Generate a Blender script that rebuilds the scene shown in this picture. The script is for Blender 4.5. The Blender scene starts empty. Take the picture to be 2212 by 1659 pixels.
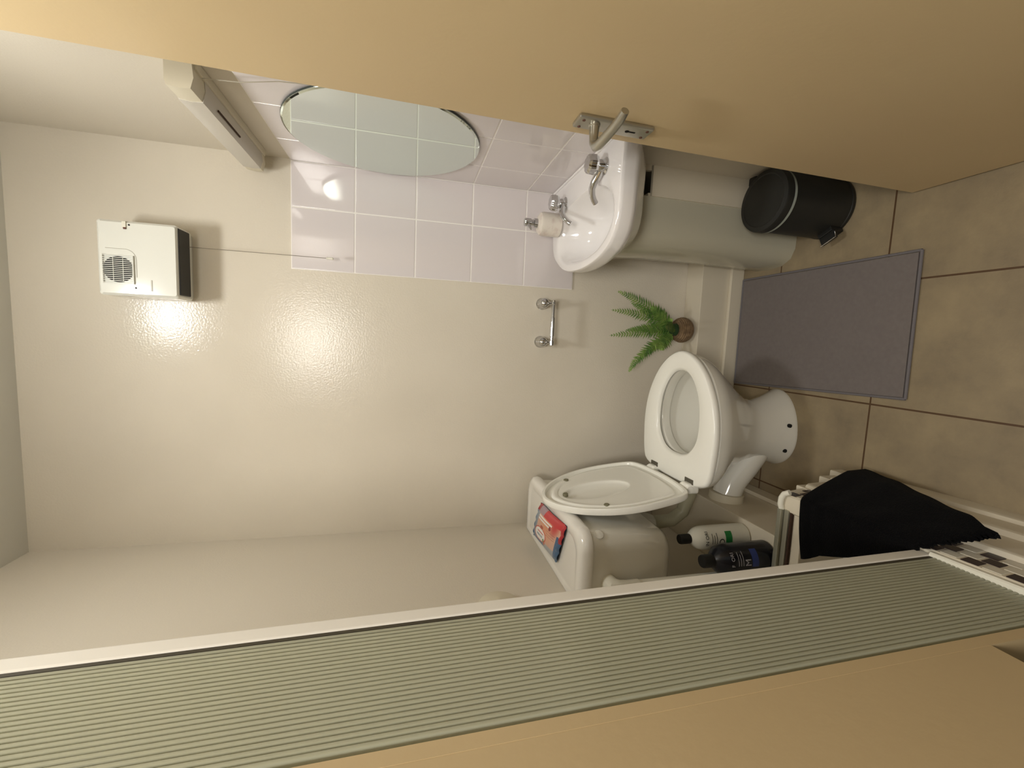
import bpy, bmesh, math, random
from mathutils import Vector, Matrix

# ------------------------------------------------------------------ camera
F_PX = 934.36
YAW, PITCH, ROLL = -0.10237, 0.23881, 0.01897
CAM_H = 1.30


def cam_axes():
    cy, sy = math.cos(YAW), math.sin(YAW)
    cp, sp = math.cos(PITCH), math.sin(PITCH)
    f = Vector((sy * cp, cy * cp, -sp))
    r = Vector((cy, -sy, 0))
    u = r.cross(f)
    c, s = math.cos(ROLL), math.sin(ROLL)
    return c * r + s * u, -s * r + c * u, f


scene = bpy.context.scene
cam_data = bpy.data.cameras.new('camera')
cam = bpy.data.objects.new('camera', cam_data)
scene.collection.objects.link(cam)
scene.camera = cam
cam_data.sensor_fit = 'HORIZONTAL'
cam_data.sensor_width = 36.0
cam_data.lens = F_PX / 2212.0 * 36.0
cam_data.clip_start = 0.02
_r, _u, _f = cam_axes()
# the photograph is held on its side: the picture's x axis points down, its y axis points right
_x, _y, _z = -_u, _r, -_f
cam.matrix_world = Matrix(((_x.x, _y.x, _z.x, 0), (_x.y, _y.y, _z.y, 0),
                           (_x.z, _y.z, _z.z, CAM_H), (0, 0, 0, 1)))

# ------------------------------------------------------------------ world, exposure
world = bpy.data.worlds.new('world')
scene.world = world
world.use_nodes = True
world.node_tree.nodes['Background'].inputs[0].default_value = (1.0, 0.97, 0.90, 1)
world.node_tree.nodes['Background'].inputs[1].default_value = 0.30
vs = scene.view_settings
vs.view_transform = 'Standard'
vs.look = 'None'
vs.gamma = 1.0
vs.use_curve_mapping = False
vs.exposure = 0.0

# light coming through the open doorway from the hall ceiling lamp behind the camera
hl = bpy.data.lights.new('hall_light', 'AREA')
hl.shape = 'DISK'
hl.size = 0.5
hl.energy = 19.0
hl.color = (1.0, 0.95, 0.88)
hlo = bpy.data.objects.new('hall_light', hl)
scene.collection.objects.link(hlo)
hlo.location = (-0.07, -0.75, 2.08)
hlo.rotation_euler = (math.radians(52), 0, 0)

ROOM_LAMP = 80.0        # strength of the bathroom ceiling lamp

# ------------------------------------------------------------------ helpers
COL = scene.collection
rnd = random.Random(7)


def srgb(r, g, b):
    def c(v):
        v /= 255.0
        return v / 12.92 if v <= 0.04045 else ((v + 0.055) / 1.055) ** 2.4
    return (c(r), c(g), c(b), 1.0)


def mat(name, col, rough=0.5, metal=0.0, spec=0.5, bump=None, noise=None, coat=0.0,
        trans=0.0, ior=1.45, sheen=0.0, emit=None, estr=0.0):
    m = bpy.data.materials.new(name)
    m.use_nodes = True
    nt = m.node_tree
    b = nt.nodes['Principled BSDF']
    b.inputs['Base Color'].default_value = col
    b.inputs['Roughness'].default_value = rough
    b.inputs['Metallic'].default_value = metal
    b.inputs['Specular IOR Level'].default_value = spec
    b.inputs['Coat Weight'].default_value = coat
    b.inputs['Coat Roughness'].default_value = 0.08
    b.inputs['Transmission Weight'].default_value = trans
    b.inputs['IOR'].default_value = ior
    b.inputs['Sheen Weight'].default_value = sheen
    if emit:
        b.inputs['Emission Color'].default_value = emit
        b.inputs['Emission Strength'].default_value = estr
    tc = nt.nodes.new('ShaderNodeTexCoord')
    if noise:
        # noise = (scale, second colour, contrast low, high)
        n = nt.nodes.new('ShaderNodeTexNoise')
        n.inputs['Scale'].default_value = noise[0]
        n.inputs['Detail'].default_value = 5
        nt.links.new(tc.outputs['Object'], n.inputs['Vector'])
        cr = nt.nodes.new('ShaderNodeValToRGB')
        cr.color_ramp.elements[0].position = noise[2]
        cr.color_ramp.elements[1].position = noise[3]
        cr.color_ramp.elements[0].color = col
        cr.color_ramp.elements[1].color = noise[1]
        nt.links.new(n.outputs['Fac'], cr.inputs['Fac'])
        nt.links.new(cr.outputs['Color'], b.inputs['Base Color'])
    if bump:
        # bump = (scale, strength, distance)
        n2 = nt.nodes.new('ShaderNodeTexNoise')
        n2.inputs['Scale'].default_value = bump[0]
        n2.inputs['Detail'].default_value = 3
        nt.links.new(tc.outputs['Object'], n2.inputs['Vector'])
        bp = nt.nodes.new('ShaderNodeBump')
        bp.inputs['Strength'].default_value = bump[1]
        bp.inputs['Distance'].default_value = bump[2]
        nt.links.new(n2.outputs['Fac'], bp.inputs['Height'])
        nt.links.new(bp.outputs['Normal'], b.inputs['Normal'])
    return m


def catmull(pts, n):
    """closed smooth curve through 2-D points, n samples, evenly by parameter"""
    out = []
    k = len(pts)
    for i in range(n):
        t = i / n * k
        a = int(t) % k
        t -= int(t)
        p0, p1, p2, p3 = pts[(a - 1) % k], pts[a], pts[(a + 1) % k], pts[(a + 2) % k]
        out.append(tuple(0.5 * (2 * p1[j] + (p2[j] - p0[j]) * t + (2 * p0[j] - 5 * p1[j] + 4 * p2[j] - p3[j]) * t * t
                                + (-p0[j] + 3 * p1[j] - 3 * p2[j] + p3[j]) * t ** 3) for j in range(2)))
    return out


def radial(pts, c, n, smooth=True):
    """resample a closed outline by angle about c, n points"""
    poly = catmull(pts, 400) if smooth else pts
    out = []
    for i in range(n):
        a = 2 * math.pi * i / n
        d = (math.cos(a), math.sin(a))
        best = None
        for j in range(len(poly)):
            p, q = poly[j], poly[(j + 1) % len(poly)]
            ex, ey = q[0] - p[0], q[1] - p[1]
            den = d[0] * ey - d[1] * ex
            if abs(den) < 1e-12:
                continue
            wx, wy = p[0] - c[0], p[1] - c[1]
            t = (wx * ey - wy * ex) / den
            s = (wx * d[1] - wy * d[0]) / den
            if t > 0 and -1e-6 <= s <= 1 + 1e-6:
                if best is None or t > best:
                    best = t
        best = best or 0.01
        out.append((c[0] + d[0] * best, c[1] + d[1] * best))
    return out


class MB:
    def __init__(self):
        self.bm = bmesh.new()

    def box(self, x0, x1, y0, y1, z0, z1, bev=0.0, seg=2, M=None):
        r = bmesh.ops.create_cube(self.bm, size=1.0)
        vs_ = r['verts']
        for v in vs_:
            v.co = Vector((x0 + (x1 - x0) * (v.co.x + .5), y0 + (y1 - y0) * (v.co.y + .5), z0 + (z1 - z0) * (v.co.z + .5)))
        if bev > 0:
            es = list({e for v in vs_ for e in v.link_edges})
            g = bmesh.ops.bevel(self.bm, geom=es, offset=bev, segments=seg, profile=0.5, affect='EDGES')
            vs_ = list({v for f in g['faces'] for v in f.verts} | {v for v in vs_ if v.is_valid})
        if M:
            for v in vs_:
                v.co = M @ v.co
        return self

    def loft(self, rings, cap0=True, cap1=True, closed=True):
        R = [[self.bm.verts.new(p) for p in ring] for ring in rings]
        n = len(R[0])
        for a, b in zip(R[:-1], R[1:]):
            for i in range(n if closed else n - 1):
                j = (i + 1) % n
                self.bm.faces.new((a[i], a[j], b[j], b[i]))
        if cap0:
            self.bm.faces.new(list(reversed(R[0])))
        if cap1:
            self.bm.faces.new(R[-1])
        return self

    def tube(self, pts, rad, seg=12, cap=True):
        pts = [Vector(p) for p in pts]
        rads = rad if isinstance(rad, (list, tuple)) else [rad] * len(pts)
        rings = []
        up = None
        for i, p in enumerate(pts):
            if i == 0:
                t = pts[1] - p
            elif i == len(pts) - 1:
                t = p - pts[i - 1]
            else:
                t = (pts[i + 1] - p).normalized() + (p - pts[i - 1]).normalized()
            t.normalize()
            if up is None:
                up = Vector((0, 0, 1)) if abs(t.z) < 0.9 else Vector((1, 0, 0))
            a = t.cross(up)
            if a.length < 1e-5:
                a = t.orthogonal()
            a.normalize()
            b = a.cross(t).normalized()
            up = b
            rings.append([p + (a * math.cos(2 * math.pi * k / seg) + b * math.sin(2 * math.pi * k / seg)) * rads[i] for k in range(seg)])
        return self.loft(rings, cap, cap)

    def lathe(self, c, prof, axis=(0, 0, 1), seg=32, cap=True):
        """prof = [(radius, height along axis)]"""
        c = Vector(c)
        ax = Vector(axis).normalized()
        a = ax.orthogonal().normalized()
        b = ax.cross(a)
        rings = [[c + ax * h + (a * math.cos(2 * math.pi * k / seg) + b * math.sin(2 * math.pi * k / seg)) * max(r, 1e-4) for k in range(seg)]
                 for r, h in prof]
        return self.loft(rings, cap, cap)

    def prism(self, poly, z0, z1, bev=0.0):
        return self.loft([[(x, y, z0) for x, y in poly], [(x, y, z1) for x, y in poly]])

    def grid(self, fn, nu, nv):
        V = [[self.bm.verts.new(fn(i / nu, j / nv)) for j in range(nv + 1)] for i in range(nu + 1)]
        for i in range(nu):
            for j in range(nv):
                self.bm.faces.new((V[i][j], V[i + 1][j], V[i + 1][j + 1], V[i][j + 1]))
        return self


def tag(o, label=None, cat=None, group=None, kind=None):
    if label:
        o['label'] = label
    if cat:
        o['category'] = cat
    if group:
        o['group'] = group
    if kind:
        o['kind'] = kind
    return o


def obj(name, mb, m, parent=None, smooth=True, ang=35, label=None, base=None, thick=0.0, sub=0, wn=True):
    bm = mb.bm
    bmesh.ops.recalc_face_normals(bm, faces=bm.faces)
    if smooth:
        for f in bm.faces:
            f.smooth = True
        for e in bm.edges:
            if len(e.link_faces) == 2:
                try:
                    if e.calc_face_angle() > math.radians(ang):
                        e.smooth = False
                except ValueError:
                    pass
    off = Vector((0, 0, 0))
    if parent is not None:
        p = parent
        while p is not None:
            off += p.location
            p = p.parent
    elif base is not None:
        off = Vector(base)
    for v in bm.verts:
        v.co -= off
    me = bpy.data.meshes.new(name)
    bm.to_mesh(me)
    bm.free()
    me.materials.append(m)
    o = bpy.data.objects.new(name, me)
    COL.objects.link(o)
    if parent is not None:
        o.parent = parent
    elif base is not None:
        o.location = base
    if smooth and wn:
        w = o.modifiers.new('normals', 'WEIGHTED_NORMAL')
        w.keep_sharp = True
    if thick:
        s = o.modifiers.new('solid', 'SOLIDIFY')
        s.thickness = thick
        s.offset = 0
    if sub:
        s = o.modifiers.new('sub', 'SUBSURF')
        s.levels = s.render_levels = sub
    if label:
        o['label'] = label
    return o


def thing(name, loc, label, cat, group=None):
    o = bpy.data.objects.new(name, None)
    o.empty_display_size = 0.05
    COL.objects.link(o)
    o.location = loc
    return tag(o, label, cat, group)


def struct(name, mb, m, **k):
    return tag(obj(name, mb, m, **k), kind='structure')


# ------------------------------------------------------------------ room numbers (metres, camera stands at x=0, y=0)
XL, XR, YB, ZC = -0.726, 0.560, 1.613, 2.445
YW = 0.15               # inner face of the wall that holds the doorway

# ------------------------------------------------------------------ materials
CREAM = srgb(213, 205, 189)
m_wall = mat('cream_gloss_paint', CREAM, 0.14, spec=0.34, bump=(160, 0.50, 0.0012), noise=(3.0, srgb(218, 210, 194), 0.35, 0.7))
m_wall2 = mat('cream_side_paint', CREAM, 0.42, spec=0.35, bump=(200, 0.25, 0.0015))
m_ceil = mat('ceiling_paint', srgb(222, 222, 216), 0.7)
m_tan = mat('tan_paint', srgb(203, 181, 140), 0.38, spec=0.4, noise=(2.2, srgb(197, 174, 134), 0.3, 0.75), bump=(90, 0.12, 0.002))
m_trim = mat('cream_trim', srgb(213, 204, 184), 0.4)
m_frame = mat('frame_white', srgb(232, 228, 218), 0.3)
m_cer = mat('white_ceramic', srgb(226, 224, 214), 0.09, spec=0.6, coat=0.5)
m_cer_b = mat('basin_ceramic', srgb(240, 237, 235), 0.07, spec=0.6, coat=0.6)
m_plast = mat('white_plastic', srgb(226, 223, 208), 0.22)
m_seat = mat('seat_plastic', srgb(240, 239, 230), 0.2)
m_cream_pl = mat('cream_plastic', srgb(212, 204, 182), 0.35)
m_heater = mat('heater_plastic', srgb(222, 222, 213), 0.14, coat=0.3)
m_black = mat('black_plastic', srgb(26, 26, 25), 0.45)
m_dark = mat('dark_recess', srgb(14, 12, 10), 0.8)
m_chrome = mat('chrome', srgb(205, 205, 205), 0.08, metal=1.0)
m_satin = mat('satin_aluminium', srgb(180, 177, 166), 0.3, metal=0.9)
m_steel = mat('brushed_trim', srgb(166, 164, 146), 0.35, metal=0.5)
m_grout = mat('white_grout', srgb(240, 236, 230), 0.4)
m_tile = mat('white_glazed_tile', srgb(220, 213, 212), 0.08, spec=0.55, coat=0.4, bump=(7, 0.10, 0.003))
m_mirror = mat('mirror_glass', srgb(222, 232, 224), 0.01, metal=1.0)
m_mirror_edge = mat('mirror_edge', srgb(60, 70, 66), 0.2)
m_towel = mat('black_towel', srgb(8, 8, 9), 0.95, sheen=0.02, spec=0.08, bump=(400, 0.6, 0.004))
m_matgrey = mat('grey_mat', srgb(119, 112, 109), 0.95, spec=0.1, noise=(90, srgb(114, 107, 104), 0.3, 0.7), bump=(500, 0.25, 0.0015))
m_matedge = mat('grey_mat_edge', srgb(110, 106, 108), 0.9, bump=(300, 0.4, 0.002))
m_bin = mat('bin_black', srgb(34, 34, 31), 0.5)
m_bag = mat('bin_bag', srgb(150, 156, 146), 0.5)
m_pot = mat('twine', srgb(102, 82, 60), 0.9, bump=(120, 0.6, 0.004), noise=(60, srgb(142, 118, 88), 0.3, 0.7))
m_fern = mat('fern_green', srgb(84, 124, 58), 0.5, noise=(22, srgb(140, 168, 84), 0.40, 0.66))
m_fern_d = mat('fern_dark', srgb(36, 62, 30), 0.6)
m_olive = mat('olive_fabric', srgb(50, 52, 32), 0.9, bump=(150, 0.5, 0.003))
m_silver_badge = mat('badge_grey', srgb(176, 172, 158), 0.4)
m_led = mat('brown_button', srgb(92, 52, 36), 0.4)
m_wood_gap = mat('dark_gap', srgb(58, 38, 24), 0.8)


def reeded():
    m = mat('reeded_glass', srgb(205, 206, 182), 0.14, trans=0.5, ior=1.4, spec=0.5)
    return m


m_reed = reeded()


def floor_mat():
    m = mat('floor_tile', srgb(160, 142, 108), 0.42, spec=0.35)
    nt = m.node_tree
    b = nt.nodes['Principled BSDF']
    tc = nt.nodes.new('ShaderNodeTexCoord')
    sp = nt.nodes.new('ShaderNodeSeparateXYZ')
    nt.links.new(tc.outputs['Object'], sp.inputs[0])

    def math_(op, a, bb=None):
        n = nt.nodes.new('ShaderNodeMath')
        n.operation = op
        for i, v in enumerate((a, bb)):
            if v is None:
                continue
            if isinstance(v, (int, float)):
                n.inputs[i].default_value = v
            else:
                nt.links.new(v, n.inputs[i])
        return n.outputs[0]
    ds = []
    for ax, off, pitch in (('X', 0.208, 0.3453), ('Y', 0.959, 0.361)):
        t = math_('DIVIDE', math_('SUBTRACT', sp.outputs[ax], off), pitch)
        fr = math_('FRACT', math_('ADD', t, 100.5))
        ds.append(math_('MULTIPLY', math_('ABSOLUTE', math_('SUBTRACT', fr, 0.5)), pitch))
    d = math_('MINIMUM', ds[0], ds[1])
    g = math_('LESS_THAN', d, 0.0024)
    n = nt.nodes.new('ShaderNodeTexNoise')
    n.inputs['Scale'].default_value = 7
    n.inputs['Detail'].default_value = 8
    n.inputs['Roughness'].default_value = 0.65
    nt.links.new(tc.outputs['Object'], n.inputs['Vector'])
    cr = nt.nodes.new('ShaderNodeValToRGB')
    cr.color_ramp.elements[0].position = 0.3
    cr.color_ramp.elements[0].color = srgb(126, 113, 92)
    cr.color_ramp.elements[1].position = 0.72
    cr.color_ramp.elements[1].color = srgb(157, 141, 111)
    nt.links.new(n.outputs['Fac'], cr.inputs['Fac'])
    mx = nt.nodes.new('ShaderNodeMix')
    mx.data_type = 'RGBA'
    mx.inputs['B'].default_value = srgb(84, 62, 42)
    nt.links.new(g, mx.inputs['Factor'])
    nt.links.new(cr.outputs['Color'], mx.inputs['A'])
    nt.links.new(mx.outputs['Result'], b.inputs['Base Color'])
    n3 = nt.nodes.new('ShaderNodeTexNoise')
    n3.inputs['Scale'].default_value = 9
    n3.inputs['Detail'].default_value = 9
    n3.inputs['Roughness'].default_value = 0.7
    nt.links.new(tc.outputs['Object'], n3.inputs['Vector'])
    h = math_('SUBTRACT', n3.outputs['Fac'], math_('MULTIPLY', g, 1.2))
    bp = nt.nodes.new('ShaderNodeBump')
    bp.inputs['Strength'].default_value = 0.5
    bp.inputs['Distance'].default_value = 0.003
    nt.links.new(h, bp.inputs['Height'])
    nt.links.new(bp.outputs['Normal'], b.inputs['Normal'])
    return m


m_floor = floor_mat()

# ------------------------------------------------------------------ room shell
struct('floor', MB().box(-1.6, 1.6, -2.3, YB + 0.1, -0.1, 0.0), m_floor, smooth=False)
struct('ceiling', MB().box(XL - 0.1, XR + 0.1, 0.0, YB + 0.1, ZC, ZC + 0.1), m_ceil, smooth=False)
struct('wall_back', MB().box(XL - 0.1, XR + 0.1, YB, YB + 0.1, 0, ZC), m_wall, smooth=False)
struct('wall_left', MB().box(XL - 0.1, XL, YW, YB, 0, ZC), m_wall2, smooth=False)
struct('wall_right', MB().box(XR, XR + 0.1, YW, YB, 0, ZC), m_wall2, smooth=False)

# wall that holds the doorway: stub left of the opening, pier right of it, lintel
wf = MB()
wf.box(XL - 0.1, -0.390, 0.02, 0.385, 0.508, ZC)
wf.box(XL - 0.1, -0.56, 0.02, 0.385, 0, 0.508)
wf.box(XL - 0.1, -0.3896, 0.385, 0.402, 0, ZC)
for v in wf.bm.verts:
    if v.co.y > 0.30:
        v.co.y -= 0.019 * (v.co.z - 0.5)
wf.box(0.475, XR + 0.1, 0.05, YW, 0, ZC)
wf.box(-0.392, 0.475, 0.05, YW, 2.06, ZC)
struct('wall_front', wf, m_tan)

# boxed ledge along the back wall and its skirting
struct('trim_1', MB().box(-0.54, XR, 1.512, YB, 0, 0.178, 0.004), m_trim)
struct('baseboard_back', MB().box(-0.52, XR, 1.497, 1.512, 0, 0.056, 0.003), m_trim)
# boxed ledge along the left wall behind the toilet
struct('trim_2', MB().box(XL, -0.528, 0.975, YB, 0, 0.258, 0.004), m_trim)
struct('baseboard_left', MB().box(-0.528, -0.513, 1.02, 1.50, 0, 0.056, 0.003), m_trim)

# boxed pipes behind the basin pedestal (open at the top)
bx = MB()
bx.box(0.468, XR, 1.264, 1.276, 0, 0.568)
bx.box(0.468, 0.480, 1.276, YB, 0, 0.575)
bx.box(0.543, XR, 1.264, 1.276, 0.575, 0.72)
struct('trim_3', bx, m_trim, smooth=False)
hose = MB()
hp = [(0.478 + 0.04 * (1 - math.cos(t)), 1.33, 0.635 - 0.055 * math.sin(t)) for t in [i * math.pi / 10 for i in range(11)]]
hose.tube(hp, 0.006, 10)
hose.lathe((0.50, 1.31, 0.575), [(0.009, 0), (0.009, 0.035), (0.006, 0.04)], (0.2, 0, 1), 14)
tag(obj('waste_hose', hose, m_plast), 'short white hose looping in the dark gap under the basin', 'hose')

# ------------------------------------------------------------------ tiled splashback
ts = thing('tile_splashback', (0.38, YB, 0.683), 'panel of white square glazed tiles on the back wall above the basin end', 'tiles')
ts2 = thing('tile_splashback', (XR, 1.15, 0.683), 'panel of white glazed tiles on the right wall behind mirror and taps', 'tiles')
gr = MB()
gr.box(0.2074, XR, YB - 0.0050, YB, 0.683, 1.681)
obj('grout', gr, m_grout, ts, smooth=False)
obj('grout', MB().box(XR - 0.0050, XR - 0.0005, 0.70, YB - 0.007, 0.683, 1.681), m_grout, ts2, smooth=False)
tl, tl2 = MB(), MB()
zs = [0.683, 0.880, 1.080, 1.279, 1.481, 1.681]
xs = [0.2074, 0.4085, XR - 0.006]
ys = [YB - 0.006, 1.443, 1.243, 1.043, 0.843, 0.70]
g2 = 0.0018
for z0, z1 in zip(zs[:-1], zs[1:]):
    for x0, x1 in zip(xs[:-1], xs[1:]):
        tl.box(x0 + g2, x1 - g2, YB - 0.0065, YB - 0.001, z0 + g2, z1 - g2, 0.0022, 2)
    for y0, y1 in zip(ys[:-1], ys[1:]):
        tl2.box(XR - 0.0065, XR - 0.001, y1 + g2, y0 - g2, z0 + g2, z1 - g2, 0.0022, 2)
obj('glazed_tiles', tl, m_tile, ts)
obj('glazed_tiles', tl2, m_tile, ts2)

# ------------------------------------------------------------------ open door with lever handle
DY0, DY1, DX, TILT = 0.155, 0.915, 0.435, 0.0108
door = tag(bpy.data.objects.new('door_1', None), kind='structure')
COL.objects.link(door)
door.location = (DX + 0.02, DY0, 0.0)


def tiltM():
    p = Matrix.Translation((DX, 0, 0))
    return p @ Matrix.Rotation(TILT, 4, 'Y') @ p.inverted()


TM = tiltM()


def dobj(name, mb, m, parent, **k):
    for v in mb.bm.verts:
        v.co = TM @ v.co
    return obj(name, mb, m, parent, **k)


dobj('door_leaf', MB().box(DX, DX + 0.036, DY0, DY1, 0.008, 2.035, 0.002), m_tan, door)
hd = bpy.data.objects.new('door_handle', None)
COL.objects.link(hd)
hd.parent = door
hd.location = (0, DY1 - DY0 - 0.08, 0.9)
pz0, pz1, py0, py1 = 0.822, 0.984, 0.832, 0.876
pl = MB().box(DX - 0.010, DX, py0, py1, pz0, pz1, 0.004, 2)
dobj('back_plate', pl, m_satin, hd)
sc = MB()
for zz in (pz0 + 0.012, pz1 - 0.012):
    for yy in (py0 + 0.009, py1 - 0.009):
        sc.lathe((DX - 0.0098, yy, zz), [(0.0032, 0), (0.0032, 0.0012)], (-1, 0, 0), 12)
dobj('plate_screws', sc, m_led, hd)
kh = MB()
kh.lathe((DX - 0.0095, 0.853, 0.873), [(0.0045, 0), (0.0045, 0.001)], (-1, 0, 0), 14)
kh.box(DX - 0.0106, DX - 0.0095, 0.8512, 0.8548, 0.855, 0.873)
dobj('keyhole', kh, m_dark, hd)
lv = MB()
hy, hz = 0.850, 0.946
pts = [(DX - 0.008, hy, hz), (DX - 0.03, hy, hz), (DX - 0.046, hy - 0.003, hz), (DX - 0.056, hy - 0.012, hz - 0.001),
       (DX - 0.058, hy - 0.026, hz - 0.002), (DX - 0.054, hy - 0.055, hz - 0.004), (DX - 0.049, hy - 0.085, hz - 0.006),
       (DX - 0.046, hy - 0.105, hz - 0.006), (DX - 0.040, hy - 0.120, hz - 0.006)]
lv.tube(pts, [0.0105, 0.009, 0.0092, 0.0098, 0.0095, 0.0092, 0.0088, 0.0085, 0.0075], 16)
lv.lathe((DX - 0.009, hy, hz), [(0.0115, 0), (0.0115, 0.004), (0.0098, 0.006)], (-1, 0, 0), 20)
dobj('lever', lv, m_satin, hd)

# ------------------------------------------------------------------ ceiling lamp (above the picture, lights the room)
lamp = thing('ceiling_lamp', (0.05, 0.80, ZC), 'round white dome ceiling lamp lighting the bathroom', 'ceiling lamp')
obj('lamp_base', MB().lathe((0.05, 0.80, ZC), [(0.14, 0), (0.14, -0.02), (0.13, -0.025)], seg=40), m_plast, lamp)
m_glow = mat('lamp_glow', (1, 1, 1, 1), 0.5, emit=(1.0, 1.0, 0.985, 1), estr=ROOM_LAMP)
obj('lamp_diffuser', MB().lathe((0.05, 0.80, ZC - 0.026), [(0.100, 0), (0.096, -0.018), (0.078, -0.036), (0.04, -0.046), (0.0, -0.049)], seg=40), m_glow, lamp)

# ------------------------------------------------------------------ wall heater with pull cord
ht = thing('wall_heater', (0.185, YB, 1.955), 'white wall mounted downflow fan heater with black bottom vent', 'heater')
HX0, HX1, HY, HZ0, HZ1 = 0.082, 0.292, 1.493, 1.958, 2.157
body = MB()


def rrect(x0, x1, z0, z1, r, n=5):
    o = []
    for cx, cz, a0 in ((x1 - r, z1 - r, 0), (x0 + r, z1 - r, 90), (x0 + r, z0 + r, 180), (x1 - r, z0 + r, 270)):
        for k in range(n + 1):
            a = math.radians(a0 + 90 * k / n)
            o.append((cx + r * math.cos(a), cz + r * math.sin(a)))
    return o


def yring(x0, x1, z0, z1, r, y):
    return [(x, y, z) for x, z in rrect(x0, x1, z0, z1, r)]


body.loft([yring(HX0 + .004, HX1 - .004, HZ0 + .012, HZ1 - .008, .008, YB),
           yring(HX0, HX1, HZ0 + .010, HZ1, .010, YB - 0.02),
           yring(HX0 - .002, HX1 + .002, HZ0 + .006, HZ1 + .002, .010, YB - 0.022),
           yring(HX0, HX1, HZ0 + .002, HZ1, .008, HY + .006),
           yring(HX0 + .006, HX1 - .006, HZ0 + .006, HZ1 - .006, .006, HY)])
obj('casing', body, m_heater, ht, ang=40)
obj('bottom_vent', MB().box(HX0 + 0.010, HX1 - 0.006, HY + 0.008, YB - 0.046, HZ0 - 0.001, HZ0 + 0.012, 0.003), m_black, ht)
# intake grille: square panel, dark round opening behind horizontal slats
gx, gz, gs = 0.155, 2.106, 0.038
obj('intake_opening', MB().lathe((gx, HY + 0.001, gz), [(0.0365, 0), (0.0365, 0.003)], (0, -1, 0), 40), m_dark, ht)
sl = MB()
nsl = 15
for k in range(nsl):
    xx = gx - gs + 2 * gs * k / (nsl - 1)
    sl.box(xx - 0.0010, xx + 0.0010, HY - 0.005, HY - 0.001, gz - 0.036, gz + 0.036, 0.0004, 1)
for zz in (gz - 0.037, gz + 0.037):
    sl.box(gx - gs - 0.002, gx + gs + 0.002, HY - 0.005, HY, zz - 0.0015, zz + 0.0015, 0.0005, 1)
for zz in (gz - 0.012, gz + 0.012):
    sl.box(gx - 0.034, gx + 0.034, HY - 0.003, HY, zz - 0.0006, zz + 0.0006)
obj('intake_grille', sl, m_heater, ht)
ar = MB()
arc = [(gx + 0.03 + 0.028 * math.sin(math.radians(a)), HY - 0.0002, gz - 0.016 - 0.028 * math.cos(math.radians(a))) for a in range(0, 91, 10)]
arc = [(gx - 0.02, HY - 0.0002, gz - 0.044)] + arc + [(gx + 0.058, HY - 0.0002, gz + 0.03)]
ar.tube(arc, 0.0007, 6)
obj('panel_line', ar, m_silver_badge, ht)
tm = MB()
tm.box(0.272, HX1 - 0.002, HY - 0.0035, HY + 0.002, 2.083, 2.093, 0.0012)
obj('slide_switch', tm, m_plast, ht)
obj('indicator', MB().box(0.268, 0.274, HY - 0.0036, HY, 2.083, 2.090, 0.001), m_led, ht)
sw = MB()
sw.lathe((0.281, HY + 0.0005, 2.0765), [(0.0024, 0), (0.0024, 0.0014)], (0, -1, 0), 12)
obj('screw', sw, m_dark, ht)
sw = MB()
sw.lathe((0.105, HY + 0.0005, 2.0655), [(0.0024, 0), (0.0024, 0.0014)], (0, -1, 0), 12)
obj('screw', sw, m_dark, ht)
obj('badge', MB().box(0.098, 0.130, HY - 0.001, HY, 2.024, 2.028, 0.0005), m_silver_badge, ht)
cd = MB()
cd.tube([(0.243, YB - 0.055, HZ0 + 0.01), (0.243, YB - 0.056, 1.80), (0.243, YB - 0.056, 1.562)], 0.0009, 6)
co = obj('pull_cord', cd, mat('cord', srgb(120, 112, 96), 0.7), ht)
obj('cord_pull', MB().lathe((0.243, YB - 0.056, 1.541), [(0.002, 0), (0.0042, 0.003), (0.0036, 0.016), (0.0042, 0.021), (0.002, 0.023)], seg=14), m_plast, co)

# ------------------------------------------------------------------ shaver light above the mirror
lt = thing('wall_light', (XR, 1.34, 1.772), 'cream shaver light fitting above the mirror, switched off', 'wall light')
LY0, LY1, LX, LZ0, LZ1 = 1.10, 1.574, 0.497, 1.750, 1.797


def lring(y, dx=0.0, dz=0.0):
    return [(XR, y, LZ0 + dz), (LX + 0.022 + dx, y, LZ0 - 0.004 + dz), (LX + dx, y, LZ0 + 0.002 + dz), (LX - 0.002 + dx, y, (LZ0 + LZ1) / 2),
            (LX + 0.001 + dx, y, LZ1 - dz), (LX + 0.012 + dx, y, LZ1 + 0.003 - dz), (XR, y, LZ1 + 0.003 - dz)]


obj('body', MB().loft([lring(LY0 + 0.055), lring(LY1 - 0.030)]), m_cream_pl, lt)
m_diff = mat('light_diffuser', srgb(214, 208, 196), 0.25, trans=0.15)
obj('diffuser', MB().loft([lring(LY0 + 0.055, -0.0015, -0.0015), lring(LY1 - 0.030, -0.0015, -0.0015)]), m_diff, lt)
obj('end_cap', MB().loft([lring(LY0), lring(LY0 + 0.055)]), m_cream_pl, lt)
obj('end_cap', MB().loft([lring(LY1 - 0.030), lring(LY1)]), m_cream_pl, lt)
obj('switch_slot', MB().box(LX + 0.012, LX + 0.016, 1.22, 1.36, LZ0 - 0.0065, LZ0 + 0.004, 0.001), m_wood_gap, lt)
obj('back_plate', MB().box(XR - 0.02, XR, LY0 + 0.01, LY1 - 0.01, LZ0 - 0.008, LZ0 + 0.01, 0.002), m_cream_pl, lt)
cc = MB().tube([(0.535, 1.13, 1.742), (0.53, 1.11, 1.66), (0.535, 1.09, 1.58), (0.53, 1.07, 1.50)], 0.0011, 6)
obj('pull_cord', cc, mat('cord_white', srgb(176, 168, 150), 0.6), lt)

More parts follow.
